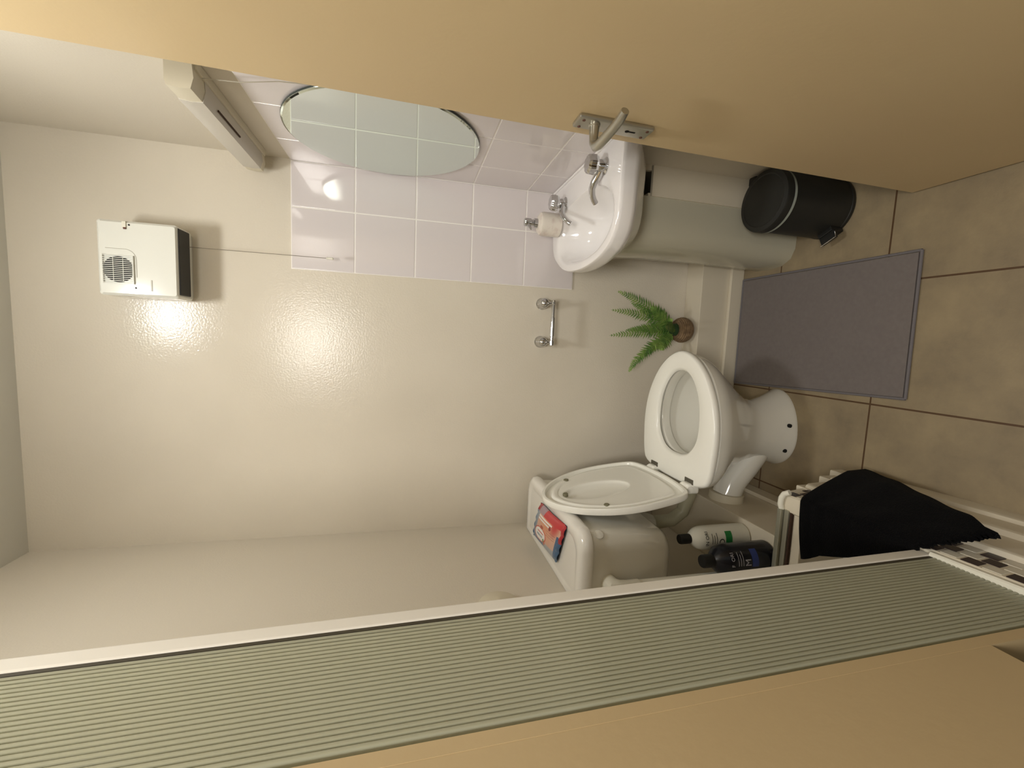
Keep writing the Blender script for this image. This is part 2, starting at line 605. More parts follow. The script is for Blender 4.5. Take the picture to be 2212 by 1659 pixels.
# ------------------------------------------------------------------ round mirror
mr = thing('round_mirror', (XR - 0.015, 1.33, 1.369), 'round frameless mirror on white tiles behind the open door', 'mirror')
MC, MRr = (XR - 0.0165, 1.33, 1.369), 0.262
obj('mirror_glass', MB().lathe(MC, [(MRr - 0.004, 0), (MRr, -0.002), (MRr, -0.004)], (-1, 0, 0), 96), m_mirror, mr, ang=20)
obj('glass_edge', MB().lathe((MC[0] + 0.0042, MC[1], MC[2]), [(MRr + 0.0008, 0), (MRr + 0.0008, -0.0035)], (-1, 0, 0), 96), m_mirror_edge, mr)
obj('wall_mount', MB().lathe((XR - 0.0065, 1.33, 1.369), [(0.17, 0), (0.17, 0.0025)], (-1, 0, 0), 48), m_dark, mr)

# ------------------------------------------------------------------ basin
bs = thing('wash_basin', (XR, 1.33, 0.60), 'white ceramic corner-side basin with two chrome taps', 'basin')
BC = (0.385, 1.32)
bo = [(0.5532, 1.068), (0.5532, 1.20), (0.5532, 1.35), (0.5532, 1.50), (0.552, 1.60), (0.48, 1.604), (0.396, 1.600), (0.325, 1.580), (0.285, 1.532), (0.253, 1.467),
      (0.236, 1.38), (0.234, 1.27), (0.250, 1.165), (0.285, 1.095), (0.345, 1.066), (0.43, 1.062)]
bi = [(0.446, 1.18), (0.462, 1.25), (0.466, 1.33), (0.460, 1.42), (0.44, 1.49), (0.40, 1.525), (0.345, 1.528), (0.302, 1.500), (0.274, 1.43),
      (0.263, 1.34), (0.265, 1.25), (0.280, 1.175), (0.315, 1.118), (0.36, 1.102), (0.41, 1.125)]
NB = 96
ro = radial(bo, BC, NB)
ro = [(min(x, 0.5532), y) for x, y in ro]
ri = radial(bi, BC, NB)


def sc2(ring, c, s, z, c2=None):
    c2 = c2 or c
    return [(c2[0] + (x - c[0]) * s, c2[1] + (y - c[1]) * s, z) for x, y in ring]


def wallclip(r):
    return [(min(p[0], 0.5532), p[1], p[2]) for p in r]


PC = (0.40, 1.375)
rings = [sc2(ro, BC, 0.30, 0.600, PC), sc2(ro, BC, 0.50, 0.615, (0.40, 1.36)), sc2(ro, BC, 0.74, 0.662, (0.395, 1.34)), sc2(ro, BC, 0.93, 0.712, (0.39, 1.325)),
         sc2(ro, BC, 0.985, 0.728), sc2(ro, BC, 0.998, 0.740), sc2(ro, BC, 1.0, 0.765), sc2(ro, BC, 0.990, 0.7735), sc2(ro, BC, 0.975, 0.7765),
         [(a[0] * .35 + b[0] * .65, a[1] * .35 + b[1] * .65, 0.776) for a, b in zip(ro, ri)],
         sc2(ri, BC, 1.03, 0.7745), sc2(ri, BC, 1.0, 0.769), sc2(ri, BC, 0.965, 0.752), sc2(ri, BC, 0.92, 0.725), sc2(ri, BC, 0.85, 0.697), sc2(ri, BC, 0.74, 0.670),
         sc2(ri, BC, 0.58, 0.650), sc2(ri, BC, 0.36, 0.638), sc2(ri, BC, 0.12, 0.634)]
obj('bowl', MB().loft([wallclip(r) for r in rings]), m_cer_b, bs, ang=60)
obj('waste', MB().lathe((BC[0], BC[1], 0.634), [(0.024, 0), (0.023, 0.003), (0.015, 0.004), (0.012, 0.001)], seg=28), m_chrome, bs)
# rear ledge against the wall
obj('rear_lip', MB().box(0.545, 0.5532, 1.075, 1.598, 0.768, 0.784, 0.005, 3), m_cer_b, bs)


def tap(x, y, spout_dir, name):
    t = bpy.data.objects.new(name, None)
    COL.objects.link(t)
    t.parent = bs
    t.location = Vector((x, y, 0.775)) - bs.location
    t['label'] = 'chrome pillar tap'
    obj('tap_body', MB().lathe((x, y, 0.774), [(0.0235, 0), (0.0235, 0.004), (0.018, 0.008), (0.0165, 0.020), (0.013, 0.026), (0.010, 0.032)], seg=24), m_chrome, t)
    kn = MB()
    rr = []
    for r, h in ((0.013, 0.026), (0.022, 0.029), (0.0262, 0.037), (0.0252, 0.051), (0.020, 0.057), (0.006, 0.0585)):
        rr.append([(x + r * (1 + 0.06 * math.cos(8 * a)) * math.cos(a), y + r * (1 + 0.06 * math.cos(8 * a)) * math.sin(a), 0.774 + h)
                   for a in [2 * math.pi * k / 64 for k in range(64)]])
    kn.loft(rr)
    obj('tap_knob', kn, m_chrome, t, ang=25)
    d = Vector(spout_dir).normalized()
    P = lambda s, z: (x + d.x * s, y + d.y * s, z)
    sp = MB().tube([P(0.006, 0.785), P(0.026, 0.789), P(0.045, 0.795), P(0.063, 0.796), P(0.080, 0.790), P(0.093, 0.781), P(0.101, 0.773)],
                   [0.012, 0.0115, 0.0105, 0.0095, 0.009, 0.0085, 0.0085], 18)
    obj('spout', sp, m_chrome, t)


tap(0.492, 1.163, (-0.075, 0.055, 0), 'tap')
tap(0.480, 1.478, (-0.06, -0.045, 0), 'tap')

# pedestal
pd = MB()
pp = [(0.470, 1.268), (0.36, 1.268), (0.325, 1.285), (0.305, 1.32), (0.300, 1.37), (0.303, 1.42), (0.318, 1.47), (0.345, 1.494), (0.470, 1.494)]


def pedring(z, dx, dy):
    return [(max(x + (dx if x < 0.46 else 0), 0), 1.38 + (y - 1.38) * dy, z) for x, y in pp_s]


pp_s = []
for i in range(len(pp) - 1):
    for k in range(4):
        pp_s.append((pp[i][0] + (pp[i + 1][0] - pp[i][0]) * k / 4, pp[i][1] + (pp[i + 1][1] - pp[i][1]) * k / 4))
pp_s.append(pp[-1])
cm = [(0.468, 1.268), (0.42, 1.268), (0.36, 1.270), (0.328, 1.285), (0.308, 1.32), (0.302, 1.38), (0.306, 1.44), (0.325, 1.478), (0.36, 1.494), (0.42, 1.496), (0.468, 1.496)]
pp_s = cm
pd.loft([pedring(0.0, 0, 1), pedring(0.02, 0.002, 1), pedring(0.3, 0.006, .99), pedring(0.52, 0.004, .99), pedring(0.626, -0.004, 1.0)])
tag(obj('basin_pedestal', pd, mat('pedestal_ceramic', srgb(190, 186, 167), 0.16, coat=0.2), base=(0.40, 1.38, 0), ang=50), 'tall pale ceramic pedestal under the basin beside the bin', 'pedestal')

# soap dispenser on the far rim
sd = thing('soap_dispenser', (0.420, 1.530, 0.777), 'white round soap dispenser with chrome pump on the basin rim', 'soap dispenser')
SX, SY = 0.420, 1.530
m_soap = mat('speckled_white', srgb(224, 216, 204), 0.3, noise=(45, srgb(206, 190, 180), 0.5, 0.75))
obj('bottle', MB().lathe((SX, SY, 0.7772), [(0.039, 0), (0.041, 0.003), (0.041, 0.062), (0.038, 0.072), (0.028, 0.079), (0.014, 0.082)], seg=40), m_soap, sd)
pm = MB()
pm.lathe((SX, SY, 0.857), [(0.0165, 0), (0.0165, 0.014), (0.012, 0.016), (0.011, 0.024), (0.0145, 0.026), (0.0145, 0.046), (0.012, 0.049)], seg=24)
pm.tube([(SX, SY, 0.894), (SX - 0.016, SY - 0.016, 0.893), (SX - 0.028, SY - 0.026, 0.887)], [0.006, 0.005, 0.004], 12)
obj('pump', pm, m_chrome, sd)

# ------------------------------------------------------------------ toilet roll holder
tr = thing('toilet_roll_holder', (0.074, YB, 0.80), 'empty chrome toilet roll holder on the back wall', 'toilet roll holder')
for px in (0.1455, 0.0005):
    ps = MB()
    ps.lathe((px, YB, 0.803), [(0.0215, 0), (0.022, 0.004), (0.019, 0.008), (0.0155, 0.013), (0.015, 0.018), (0.017, 0.024), (0.0195, 0.034),
                               (0.0185, 0.044), (0.013, 0.052), (0.004, 0.056)], (0, -1, 0), 32)
    ps.tube([(px, YB - 0.038, 0.790), (px, YB - 0.052, 0.780), (px, YB - 0.066, 0.776)], [0.007, 0.006, 0.0065], 14)
    obj('post', ps, m_chrome, tr)
rb = MB()
ax = YB - 0.066
rb.lathe((0.156, ax, 0.776), [(0.0065, 0), (0.0075, 0.002), (0.0075, 0.014), (0.0062, 0.016), (0.0062, 0.062), (0.0078, 0.064), (0.0078, 0.132), (0.0062, 0.134), (0.0062, 0.148),
                              (0.0085, 0.150), (0.0085, 0.166), (0.006, 0.168)], (-1, 0, 0), 24)
obj('roller', rb, m_chrome, tr, ang=30)

# ------------------------------------------------------------------ fern in a twine pot
fn = thing('potted_fern', (0.073, 1.562, 0.178), 'green artificial fern in a round twine pot on the ledge', 'plant')
pot = MB()
prof = []
for k in range(41):
    a = math.pi * (0.10 + 0.66 * k / 40)
    prof.append((0.050 * math.sin(a) + 0.0014 * math.sin(k * 1.9), 0.040 - 0.043 * math.cos(a)))
prof = [(0.02, 0.0)] + [(r, max(h, 0.0)) for r, h in prof]
pot.lathe((0.073, 1.562, 0.178), prof, seg=48, cap=True)
obj('pot', pot, m_pot, fn)
obj('fern_crown', MB().lathe((0.073, 1.556, 0.248), [(0.010, 0), (0.026, 0.004), (0.022, 0.03), (0.008, 0.05)], seg=12), m_fern_d, fn)


def frond(p0, p1, sag, w, n=25, seed=0):
    rr = random.Random(seed)
    a, b = Vector(p0), Vector(p1)
    mid = (a + b) / 2 + Vector(sag)
    mb = MB()
    P = [((1 - t) ** 2) * a + 2 * (1 - t) * t * mid + t * t * b for t in [i / n for i in range(n + 1)]]
    mb.tube(P, [0.0016 * (1 - 0.7 * i / n) for i in range(n + 1)], 5)
    view = Vector((0.05, -1, 0.45)).normalized()
    for i in range(2, n):
        t = i / n
        T = (P[min(i + 1, n)] - P[i - 1]).normalized()
        S = T.cross(view).normalized()
        L = 1.38 * w * min(1.0, 0.45 + 2.2 * t) * (1.02 - t) ** 0.75
        for s in (-1, 1):
            d = (S * s + T * (0.62 + 0.35 * rr.random())).normalized()
            up = view * rr.uniform(-0.35, 0.35)
            e = P[i] + (d + up * 0.4) * L * rr.uniform(0.85, 1.12)
            m1 = P[i] + (d + up) * L * 0.45
            ww = T * 0.0064 * (1.1 - 0.6 * t)
            vs_ = [mb.bm.verts.new(q) for q in (P[i] - ww * 0.5, m1 - ww, e, m1 + ww * 0.8, P[i] + ww * 0.5)]
            mb.bm.faces.new(vs_)
    return mb


fr = [((0.090, 1.553, 0.262), (0.200, 1.500, 0.545), (0.035, -0.02, 0.045), 0.036),
      ((0.080, 1.550, 0.262), (0.130, 1.500, 0.566), (0.025, -0.02, 0.02), 0.034),
      ((0.070, 1.550, 0.262), (0.035, 1.500, 0.566), (0.004, -0.02, 0.015), 0.034),
      ((0.060, 1.550, 0.262), (-0.100, 1.500, 0.475), (-0.012, -0.03, 0.085), 0.033),
      ((0.072, 1.550, 0.262), (0.105, 1.440, 0.345), (0.004, -0.035, 0.06), 0.026),
      ((0.080, 1.552, 0.262), (0.150, 1.500, 0.400), (0.02, -0.03, 0.05), 0.036),
      ((0.058, 1.550, 0.262), (-0.010, 1.490, 0.350), (-0.02, -0.03, 0.05), 0.030),
      ((0.072, 1.560, 0.262), (0.060, 1.560, 0.470), (0.012, -0.01, 0.01), 0.032),
      ((0.072, 1.545, 0.255), (0.075, 1.430, 0.380), (0.0, -0.02, 0.02), 0.022),
      ((0.076, 1.548, 0.262), (0.165, 1.530, 0.470), (0.01, -0.01, 0.02), 0.032),
      ((0.066, 1.550, 0.262), (-0.055, 1.540, 0.420), (-0.01, -0.02, 0.03), 0.030)]
for k, (a, b, s, w) in enumerate(fr):
    obj('frond', frond(a, b, s, w, seed=k), m_fern, fn, smooth=False)

# ------------------------------------------------------------------ pedal bin
bn = thing('pedal_bin', (0.458, 1.160, 0), 'small black pedal bin behind the open door', 'bin')
BX, BY = 0.459, 1.160
obj('bucket', MB().lathe((BX, BY, 0.0), [(0.088, 0), (0.090, 0.003), (0.090, 0.012), (0.0885, 0.014), (0.0885, 0.215), (0.0875, 0.217)], seg=56), m_bin, bn)
obj('bin_bag_rim', MB().lathe((BX, BY, 0.216), [(0.089, 0), (0.0915, 0.003), (0.0905, 0.008), (0.088, 0.010)], seg=56), m_bag, bn, label='grey bag edge showing under the lid')
ld = MB().lathe((BX, BY, 0.226), [(0.0905, 0), (0.0925, 0.002), (0.0925, 0.018), (0.090, 0.024), (0.078, 0.027), (0.075, 0.0255), (0.04, 0.028), (0.0, 0.029)], seg=64)
obj('lid', ld, m_bin, bn, ang=30)
hgx = Vector((0.80, 0.55, 0)).normalized()
obj('hinge', MB().box(BX + 0.062, BX + 0.092, BY + 0.045, BY + 0.075, 0.19, 0.246, 0.006), m_black, bn)
pe = MB()
dv = Vector((-0.90, -0.42, 0)).normalized()
pvv = Vector((-dv.y, dv.x, 0))
pM = Matrix((( dv.x, pvv.x, 0, BX), (dv.y, pvv.y, 0, BY), (0, 0, 1, 0), (0, 0, 0, 1)))
pe.box(0.080, 0.100, -0.024, 0.024, 0.004, 0.050, 0.003, 2, pM)
pe.box(0.095, 0.124, -0.025, 0.025, 0.036, 0.046, 0.003, 2, pM)
obj('pedal', pe, m_black, bn)
obj('pedal_trim', MB().tube([pM @ Vector(v) for v in ((0.125, -0.026, 0.047), (0.126, 0.0, 0.048), (0.125, 0.025, 0.047), (0.108, 0.028, 0.047))], 0.0016, 8), m_chrome, bn)

# ------------------------------------------------------------------ grey bath mat
mt = thing('bath_mat', (0.08, 1.18, 0), 'flat grey rectangular bath mat on the tiled floor', 'mat')
mpoly = [(-0.129, 1.489), (0.279, 1.492), (0.281, 0.875), (-0.110, 0.868)]
obj('mat_pile', MB().prism([(-0.125, 1.484), (0.274, 1.487), (0.276, 0.881), (-0.106, 0.874)], 0.0008, 0.006), m_matgrey, mt)
ed = MB()
for a, b in zip(mpoly, mpoly[1:] + mpoly[:1]):
    ed.tube([(a[0], a[1], 0.0045), ((a[0] + b[0]) / 2, (a[1] + b[1]) / 2, 0.0045), (b[0], b[1], 0.0045)], 0.0038, 8)
obj('mat_binding', ed, m_matedge, mt, label='darker stitched edge binding')

# ------------------------------------------------------------------ toilet
to = thing('toilet', (-0.25, 1.25, 0), 'white ceramic toilet with its lid up against the cistern', 'toilet')
TY = 1.25


def egg(xf, xb, hw, n=72, cy=TY, sq=0.0):
    """outline in plan: pointed-round front at xf, squarer back at xb"""
    mid = xf + (xb - xf) * 0.58
    out = []
    for k in range(n):
        a = 2 * math.pi * k / n
        c, s = math.cos(a), math.sin(a)
        if c >= 0:
            x = mid + (xf - mid) * c
            y = hw * s
        else:
            e = 2 / (2 + sq)
            x = mid + (mid - xb) * (-(abs(c) ** e))
            y = hw * math.copysign(abs(s) ** e, s)
        out.append((x, cy + y))
    return out


def E3(xf, xb, hw, z, cy=TY, sq=0.0):
    return [(x, y, z) for x, y in egg(xf, xb, hw, cy=cy, sq=sq)]


pan = [E3(-0.132, -0.402, 0.096, 0.0, 1.278), E3(-0.132, -0.402, 0.097, 0.010, 1.278), E3(-0.140, -0.396, 0.090, 0.022, 1.276), E3(-0.158, -0.385, 0.080, 0.07, 1.272),
       E3(-0.172, -0.375, 0.078, 0.13, 1.266), E3(-0.158, -0.385, 0.086, 0.18, 1.262), E3(-0.118, -0.405, 0.112, 0.24, 1.256), E3(-0.070, -0.425, 0.142, 0.30, 1.252),
       E3(-0.035, -0.440, 0.166, 0.345, sq=.8), E3(-0.022, -0.450, 0.177, 0.368, sq=1), E3(-0.018, -0.452, 0.180, 0.385, sq=1), E3(-0.017, -0.452, 0.181, 0.398, sq=1), E3(-0.024, -0.448, 0.174, 0.404, sq=1),
       E3(-0.066, -0.355, 0.124, 0.404), E3(-0.072, -0.350, 0.118, 0.398), E3(-0.070, -0.352, 0.120, 0.372), E3(-0.056, -0.362, 0.132, 0.366), E3(-0.060, -0.358, 0.130, 0.34),
       E3(-0.09, -0.345, 0.112, 0.28), E3(-0.14, -0.33, 0.075, 0.22), E3(-0.20, -0.31, 0.045, 0.19), E3(-0.23, -0.29, 0.02, 0.18)]
obj('pan', MB().loft(pan), m_cer, to, ang=50)
# outlet casting running back to the wall box
oc = MB().tube([(-0.270, 1.274, 0.085), (-0.315, 1.273, 0.088), (-0.36, 1.272, 0.102), (-0.41, 1.272, 0.133), (-0.465, 1.272, 0.170), (-0.512, 1.272, 0.185)],
               [0.045, 0.056, 0.057, 0.053, 0.048, 0.047], 28)
obj('outlet', oc, m_cer, to)
obj('outlet_collar', MB().lathe((-0.502, 1.272, 0.184), [(0.050, 0), (0.056, 0.002), (0.057, 0.026), (0.055, 0.03)], (-1, 0, 0.05), 36), m_cream_pl, to, label='cream rubber collar joining the outlet to the wall box')
for x_, y_ in ((-0.247, 1.1855), (-0.336, 1.1945)):
    obj('floor_bolt', MB().lathe((x_, y_, 0.032), [(0.0065, -0.010), (0.0065, 0.002)], (0.05, -1, 0.25), 14), m_dark, to)
# seat ring
SC = (-0.215, TY)
so = [(-0.008, 0), (-0.020, .050), (-0.050, .097), (-0.098, .140), (-0.170, .176), (-0.250, .191), (-0.33, .188), (-0.395, .176), (-0.420, .150), (-0.434, .06)]
so = [(x, TY + y) for x, y in so] + [(x, TY - y) for x, y in reversed(so[1:])]
sh = [(-0.070, 0), (-0.080, .042), (-0.115, .079), (-0.165, .104), (-0.225, .113), (-0.285, .106), (-0.33, .074), (-0.347, .035)]
sh = [(x, TY + y) for x, y in sh] + [(-0.350, TY)] + [(x, TY - y) for x, y in reversed(sh[1:])]
NS = 96
sro, srh = radial(so, SC, NS), radial(sh, SC, NS)
Q = lambda r, s, z: sc2(r, SC, s, z)
srings = [Q(srh, 1.04, 0.409), Q(sro, 0.975, 0.409), Q(sro, 0.995, 0.412), Q(sro, 1.0, 0.420), Q(sro, 0.992, 0.4275), Q(sro, 0.965, 0.4315),
          [(a[0] * .5 + b[0] * .5, a[1] * .5 + b[1] * .5, 0.4330) for a, b in zip(sro, srh)], Q(srh, 1.06, 0.430), Q(srh, 1.0, 0.424), Q(srh, 0.985, 0.416), Q(srh, 1.04, 0.409)]
obj('seat', MB().loft(srings, False, False), m_seat, to, ang=50)
m_notch = mat('hinge_gap', srgb(84, 80, 68), 0.6)
for yy in (TY + 0.098, TY - 0.098):
    hg = MB()
    hg.box(-0.452, -0.418, yy - 0.020, yy + 0.020, 0.405, 0.452, 0.009, 3)
    hg.lathe((-0.436, yy - 0.022, 0.442), [(0.0115, 0), (0.013, 0.002), (0.013, 0.042), (0.0115, 0.044)], (0, 1, 0), 20)
    obj('hinge', hg, m_seat, to)
    nb = MB().box(-0.4215, -0.406, yy - 0.020, yy + 0.020, 0.4290, 0.4345, 0.001)
    obj('hinge_notch', nb, m_notch, to)
# raised lid (its hollow underside faces into the room)
LK = 0.15


def lidpt(h, y, d):
    """h up the lid from the hinge, y sideways, d out of the lid face towards the room"""
    n = Vector((1, 0, LK)).normalized()
    up = Vector((-LK, 0, 1)).normalized()
    return Vector((-0.445, TY + 0.012 + y, 0.449)) + up * h + n * d


def lid_ring(s, d, c=0.21, sy=None):
    out = []
    for x, y in sro:
        h = -0.434 - x
        h = -h - 0.0
        hh = (x + 0.434)
        out.append(lidpt(c + (hh - c) * s, (y - TY) * (sy or s), d))
    return out


def oval(c, rx, ry, d, n=NS):
    out = []
    for k in range(n):
        a = 2 * math.pi * k / n
        out.append(lidpt(c + rx * math.cos(a), ry * math.sin(a), d))
    return out


lr = [lid_ring(0.90, -0.006), lid_ring(0.99, 0.0), lid_ring(1.0, 0.006), lid_ring(1.0, 0.018), lid_ring(0.992, 0.020), lid_ring(0.955, 0.020), lid_ring(0.945, 0.017),
      lid_ring(0.94, 0.010), lid_ring(0.86, 0.010), lid_ring(0.845, 0.014), lid_ring(0.83, 0.0165), lid_ring(0.80, 0.0165), lid_ring(0.76, 0.014),
      oval(0.245, 0.135, 0.092, 0.012), oval(0.245, 0.118, 0.070, 0.013), oval(0.245, 0.112, 0.064, 0.010), oval(0.245, 0.104, 0.055, 0.001), oval(0.245, 0.05, 0.025, -0.001), oval(0.245, 0.01, 0.005, -0.001)]
obj('lid', MB().loft(lr), m_seat, to, ang=50)
m_buf = mat('buffer_rubber', srgb(120, 116, 92), 0.7)
nvec = Vector((1, 0, LK)).normalized()
for h_, y_ in ((0.352, 0.0), (0.307, 0.115), (0.272, -0.132)):
    obj('lid_buffer', MB().lathe(lidpt(h_, y_, 0.009), [(0.0085, 0), (0.0085, 0.009), (0.007, 0.0105)], nvec, 20), m_buf, to, label='small grey-green rubber buffer')

# ------------------------------------------------------------------ cistern
cs = thing('toilet_cistern', (-0.62, 1.30, 0.55), 'white cistern on the left wall behind the raised toilet lid', 'cistern')


def crect(x0, x1, y0, y1, r, z, n=8):
    """wall side square, room side rounded; bowed front"""
    out = [(x0, y0, z)]
    for cx, cy, a0 in ((x1 - r, y0 + r, 270), (x1 - r, y1 - r, 0)):
        for k in range(n + 1):
            a = math.radians(a0 + 90 * k / n)
            px, py = cx + r * math.cos(a), cy + r * math.sin(a)
            out.append((px, py, z))
        if a0 == 270:
            for k in range(1, 6):
                t = k / 6
                yy = y0 + r + (y1 - y0 - 2 * r) * t
                out.append((x1 + 0.003 * math.sin(math.pi * t), yy, z))
    out.append((x0, y1, z))
    for k in range(1, 6):
        out.append((x0, y1 + (y0 - y1) * k / 6, z))
    return out


CX0 = XL + 0.001
body = [crect(CX0, -0.585, 1.12, 1.48, 0.05, 0.515), crect(CX0, -0.56, 1.085, 1.52, 0.05, 0.528), crect(CX0, -0.540, 1.062, 1.545, 0.05, 0.56), crect(CX0, -0.526, 1.048, 1.560, 0.05, 0.65), crect(CX0, -0.520, 1.042, 1.566, 0.05, 0.80)]
obj('tank', MB().loft(body), m_cer, cs, ang=50)
lid_ = [crect(CX0, -0.518, 1.040, 1.568, 0.05, 0.797), crect(CX0, -0.510, 1.032, 1.574, 0.055, 0.800), crect(CX0, -0.507, 1.030, 1.576, 0.055, 0.812), crect(CX0, -0.510, 1.034, 1.573, 0.055, 0.826),
        crect(CX0, -0.520, 1.044, 1.563, 0.055, 0.834), crect(CX0 + 0.006, -0.532, 1.056, 1.551, 0.05, 0.8355), crect(CX0 + 0.018, -0.546, 1.072, 1.535, 0.045, 0.833), crect(CX0 + 0.024, -0.552, 1.080, 1.527, 0.04, 0.8305)]
obj('tank_lid', MB().loft(lid_), mat('cistern_lid', srgb(230, 227, 219), 0.12, coat=0.4), cs, ang=50)
obj('side_plug', MB().lathe((-0.5265, 1.066, 0.772), [(0.0, 0.0025), (0.012, 0.0022), (0.0145, 0.001), (0.0145, -0.010)], (0.88, -0.47, 0), 28), m_cer, cs, label='small round white plug on the tank corner')
fp = MB().tube([(-0.60, 1.272, 0.525), (-0.60, 1.272, 0.47), (-0.595, 1.272, 0.40), (-0.565, 1.270, 0.36), (-0.50, 1.262, 0.345), (-0.44, 1.256, 0.345)], [0.024, 0.023, 0.022, 0.022, 0.024, 0.026], 20)
obj('flush_pipe', fp, mat('pipe_grey', srgb(176, 172, 146), 0.4), cs)
obj('flush_nut', MB().lathe((-0.60, 1.272, 0.535), [(0.044, 0), (0.042, -0.02), (0.030, -0.055), (0.027, -0.062)], seg=8), m_cer, cs, smooth=False)
sp_ = MB().tube([(-0.662, 1.024, 0.259), (-0.662, 1.024, 0.50), (-0.662, 1.024, 0.705)], 0.0145, 20)
obj('supply_pipe', sp_, m_plast, cs)
el = MB()
el.tube([(-0.660, 1.020, 0.665), (-0.660, 1.018, 0.70), (-0.660, 1.016, 0.722), (-0.660, 1.022, 0.738), (-0.660, 1.052, 0.742)], [0.017, 0.018, 0.021, 0.024, 0.025], 20)
obj('pipe_elbow', el, m_plast, cs)

# wipes packet on the cistern lid
wp = thing('wet_wipes_packet', (-0.63, 1.31, 0.833), 'red, orange and blue packet of wet wipes on cistern lid', 'wipes packet')
WC = Vector((-0.618, 1.300))
WL, WW = 0.250, 0.165


def wpt(u, v, extra=0.0):
    uu, vv = u * 2 - 1, v * 2 - 1
    b = max(0.0, (1 - abs(uu) ** 3.2)) * max(0.0, (1 - abs(vv) ** 3.0))
    w = WW * (1 - 0.06 * (1 - abs(uu)))
    z = 0.8362 + 0.019 * b ** 0.6 + (0.004 * abs(math.sin(vv * 7)) if abs(uu) > 0.9 else 0) + extra
    # u runs from the far end to the near end, v from the room side to the wall side
    a = uu * WL / 2
    c = vv * w / 2
    return (WC.x + a * 0.09 - c * 0.90, WC.y - a * 0.995 + c * 0.42, z)


def pack_colour(u, v):
    # u: 0 far end (blue) .. 1 near end ; v: 0 room side .. 1 wall side
    blue, red, orange = (0.05, 0.12, 0.25), (0.55, 0.03, 0.04), (0.72, 0.24, 0.10)
    pale, white, grey = (0.62, 0.55, 0.48), (0.85, 0.82, 0.78), (0.30, 0.36, 0.42)
    lerp = lambda a, b, t: tuple(a[i] * (1 - t) + b[i] * t for i in range(3))
    t = min(1, max(0, v))
    c = lerp(orange, pale, min(1, abs(u - 0.55) * 1.1 + t * 0.35))
    c = lerp(c, red, max(0, 1 - ((u - 0.80) ** 2 / 0.02 + (v - 0.15) ** 2 / 0.12)))
    if v < 0.16:
        c = red if u > 0.35 else lerp(grey, red, 0.3)
    if 0.20 < v < 0.235 and 0.15 < u < 0.72 or 0.27 < v < 0.30 and 0.15 < u < 0.72:
        c = white
    if u < 0.13 and v < 0.3:
        c = (0.35, 0.04, 0.05)
    edge = v + 0.25 * math.sin(u * 3.1)
    if u < 0.20 and v > 0.16:
        c = lerp(grey, blue, v * 0.7)
    if v > 0.76:
        c = lerp(grey, blue, min(1, (v - 0.7) * 6))
        if u > 0.55:
            c = lerp(c, (0.55, 0.55, 0.52), 0.6)
    if u > 0.90 and v > 0.35:
        c = lerp(blue, (0.12, 0.20, 0.28), (v - .35))
    if u > 0.965 and v < 0.5:
        c = (0.45, 0.03, 0.04)
    # oval label with red ring
    e = ((u - 0.40) / 0.21) ** 2 + ((v - 0.66) / 0.165) ** 2
    if e < 1.35:
        c = (0.60, 0.07, 0.04)
    if e < 1.0:
        c = (0.88, 0.86, 0.82)
        if abs(v - 0.69) < 0.028 and 0.27 < u < 0.52:
            c = (0.12, 0.18, 0.28) if (int(u * 130) % 3) else (0.88, 0.86, 0.82)
        if abs(v - 0.60) < 0.015 and 0.30 < u < 0.54:
            c = (0.60, 0.05, 0.06)
    if ((u - 0.60) / 0.03) ** 2 + ((v - 0.80) / 0.05) ** 2 < 1:
        c = (0.65, 0.10, 0.04)
    if ((u - 0.56) / 0.03) ** 2 + ((v - 0.74) / 0.05) ** 2 < 1:
        c = (0.14, 0.25, 0.08)
    if ((u - 0.42) / 0.06) ** 2 + ((v - 0.44) / 0.04) ** 2 < 1:
        c = (0.40, 0.05, 0.02)
    e2 = ((u - 0.68) / 0.035) ** 2 + ((v - 0.30) / 0.06) ** 2
    if e2 < 1:
        c = (0.30, 0.03, 0.03)
    for q_ in (0.40, 0.46, 0.52):
        if abs(v - q_) < 0.008 and 0.60 < u < 0.88 and int(u * 160) % 4:
            c = (0.35, 0.12, 0.08)
    return c


wm = MB()
NU, NV = 110, 72
wm.grid(lambda u, v: wpt(u, v), NU, NV)
cl = wm.bm.loops.layers.float_color.new('print')
k = 0
for i in range(NU):
    for j in range(NV):
        pass
wm.bm.faces.ensure_lookup_table()
for idx, f in enumerate(wm.bm.faces):
    i, j = divmod(idx, NV)
    c = pack_colour((i + .5) / NU, (j + .5) / NV)
    for l in f.loops:
        l[cl] = (c[0], c[1], c[2], 1)
m_pack = mat('printed_foil', (1, 1, 1, 1), 0.3, coat=0.3)
vc = m_pack.node_tree.nodes.new('ShaderNodeVertexColor')
vc.layer_name = 'print'
m_pack.node_tree.links.new(vc.outputs['Color'], m_pack.node_tree.nodes['Principled BSDF'].inputs['Base Color'])
obj('printed_top', wm, m_pack, wp, ang=80)
wb = MB()
wb.grid(lambda u, v: (wpt(u, v)[0], wpt(u, v)[1], 0.8358), 8, 8)
obj('pack_base', wb, mat('pack_blue', srgb(50, 78, 110), 0.4), wp, smooth=False)

# ------------------------------------------------------------------ bottles on the left ledge


def text_mesh(txt, size):
    cu = bpy.data.curves.new('t', 'FONT')
    cu.body = txt
    cu.size = size
    cu.extrude = 0.0002
    cu.resolution_u = 3
    to_ = bpy.data.objects.new('t', cu)
    COL.objects.link(to_)
    dg = bpy.context.evaluated_depsgraph_get()
    me = bpy.data.meshes.new_from_object(to_.evaluated_get(dg))
    bpy.data.objects.remove(to_)
    bm = bmesh.new()
    bm.from_mesh(me)
    bpy.data.meshes.remove(me)
    bmesh.ops.subdivide_edges(bm, edges=[e for e in bm.edges if e.calc_length() > 0.006], cuts=2)
    return bm


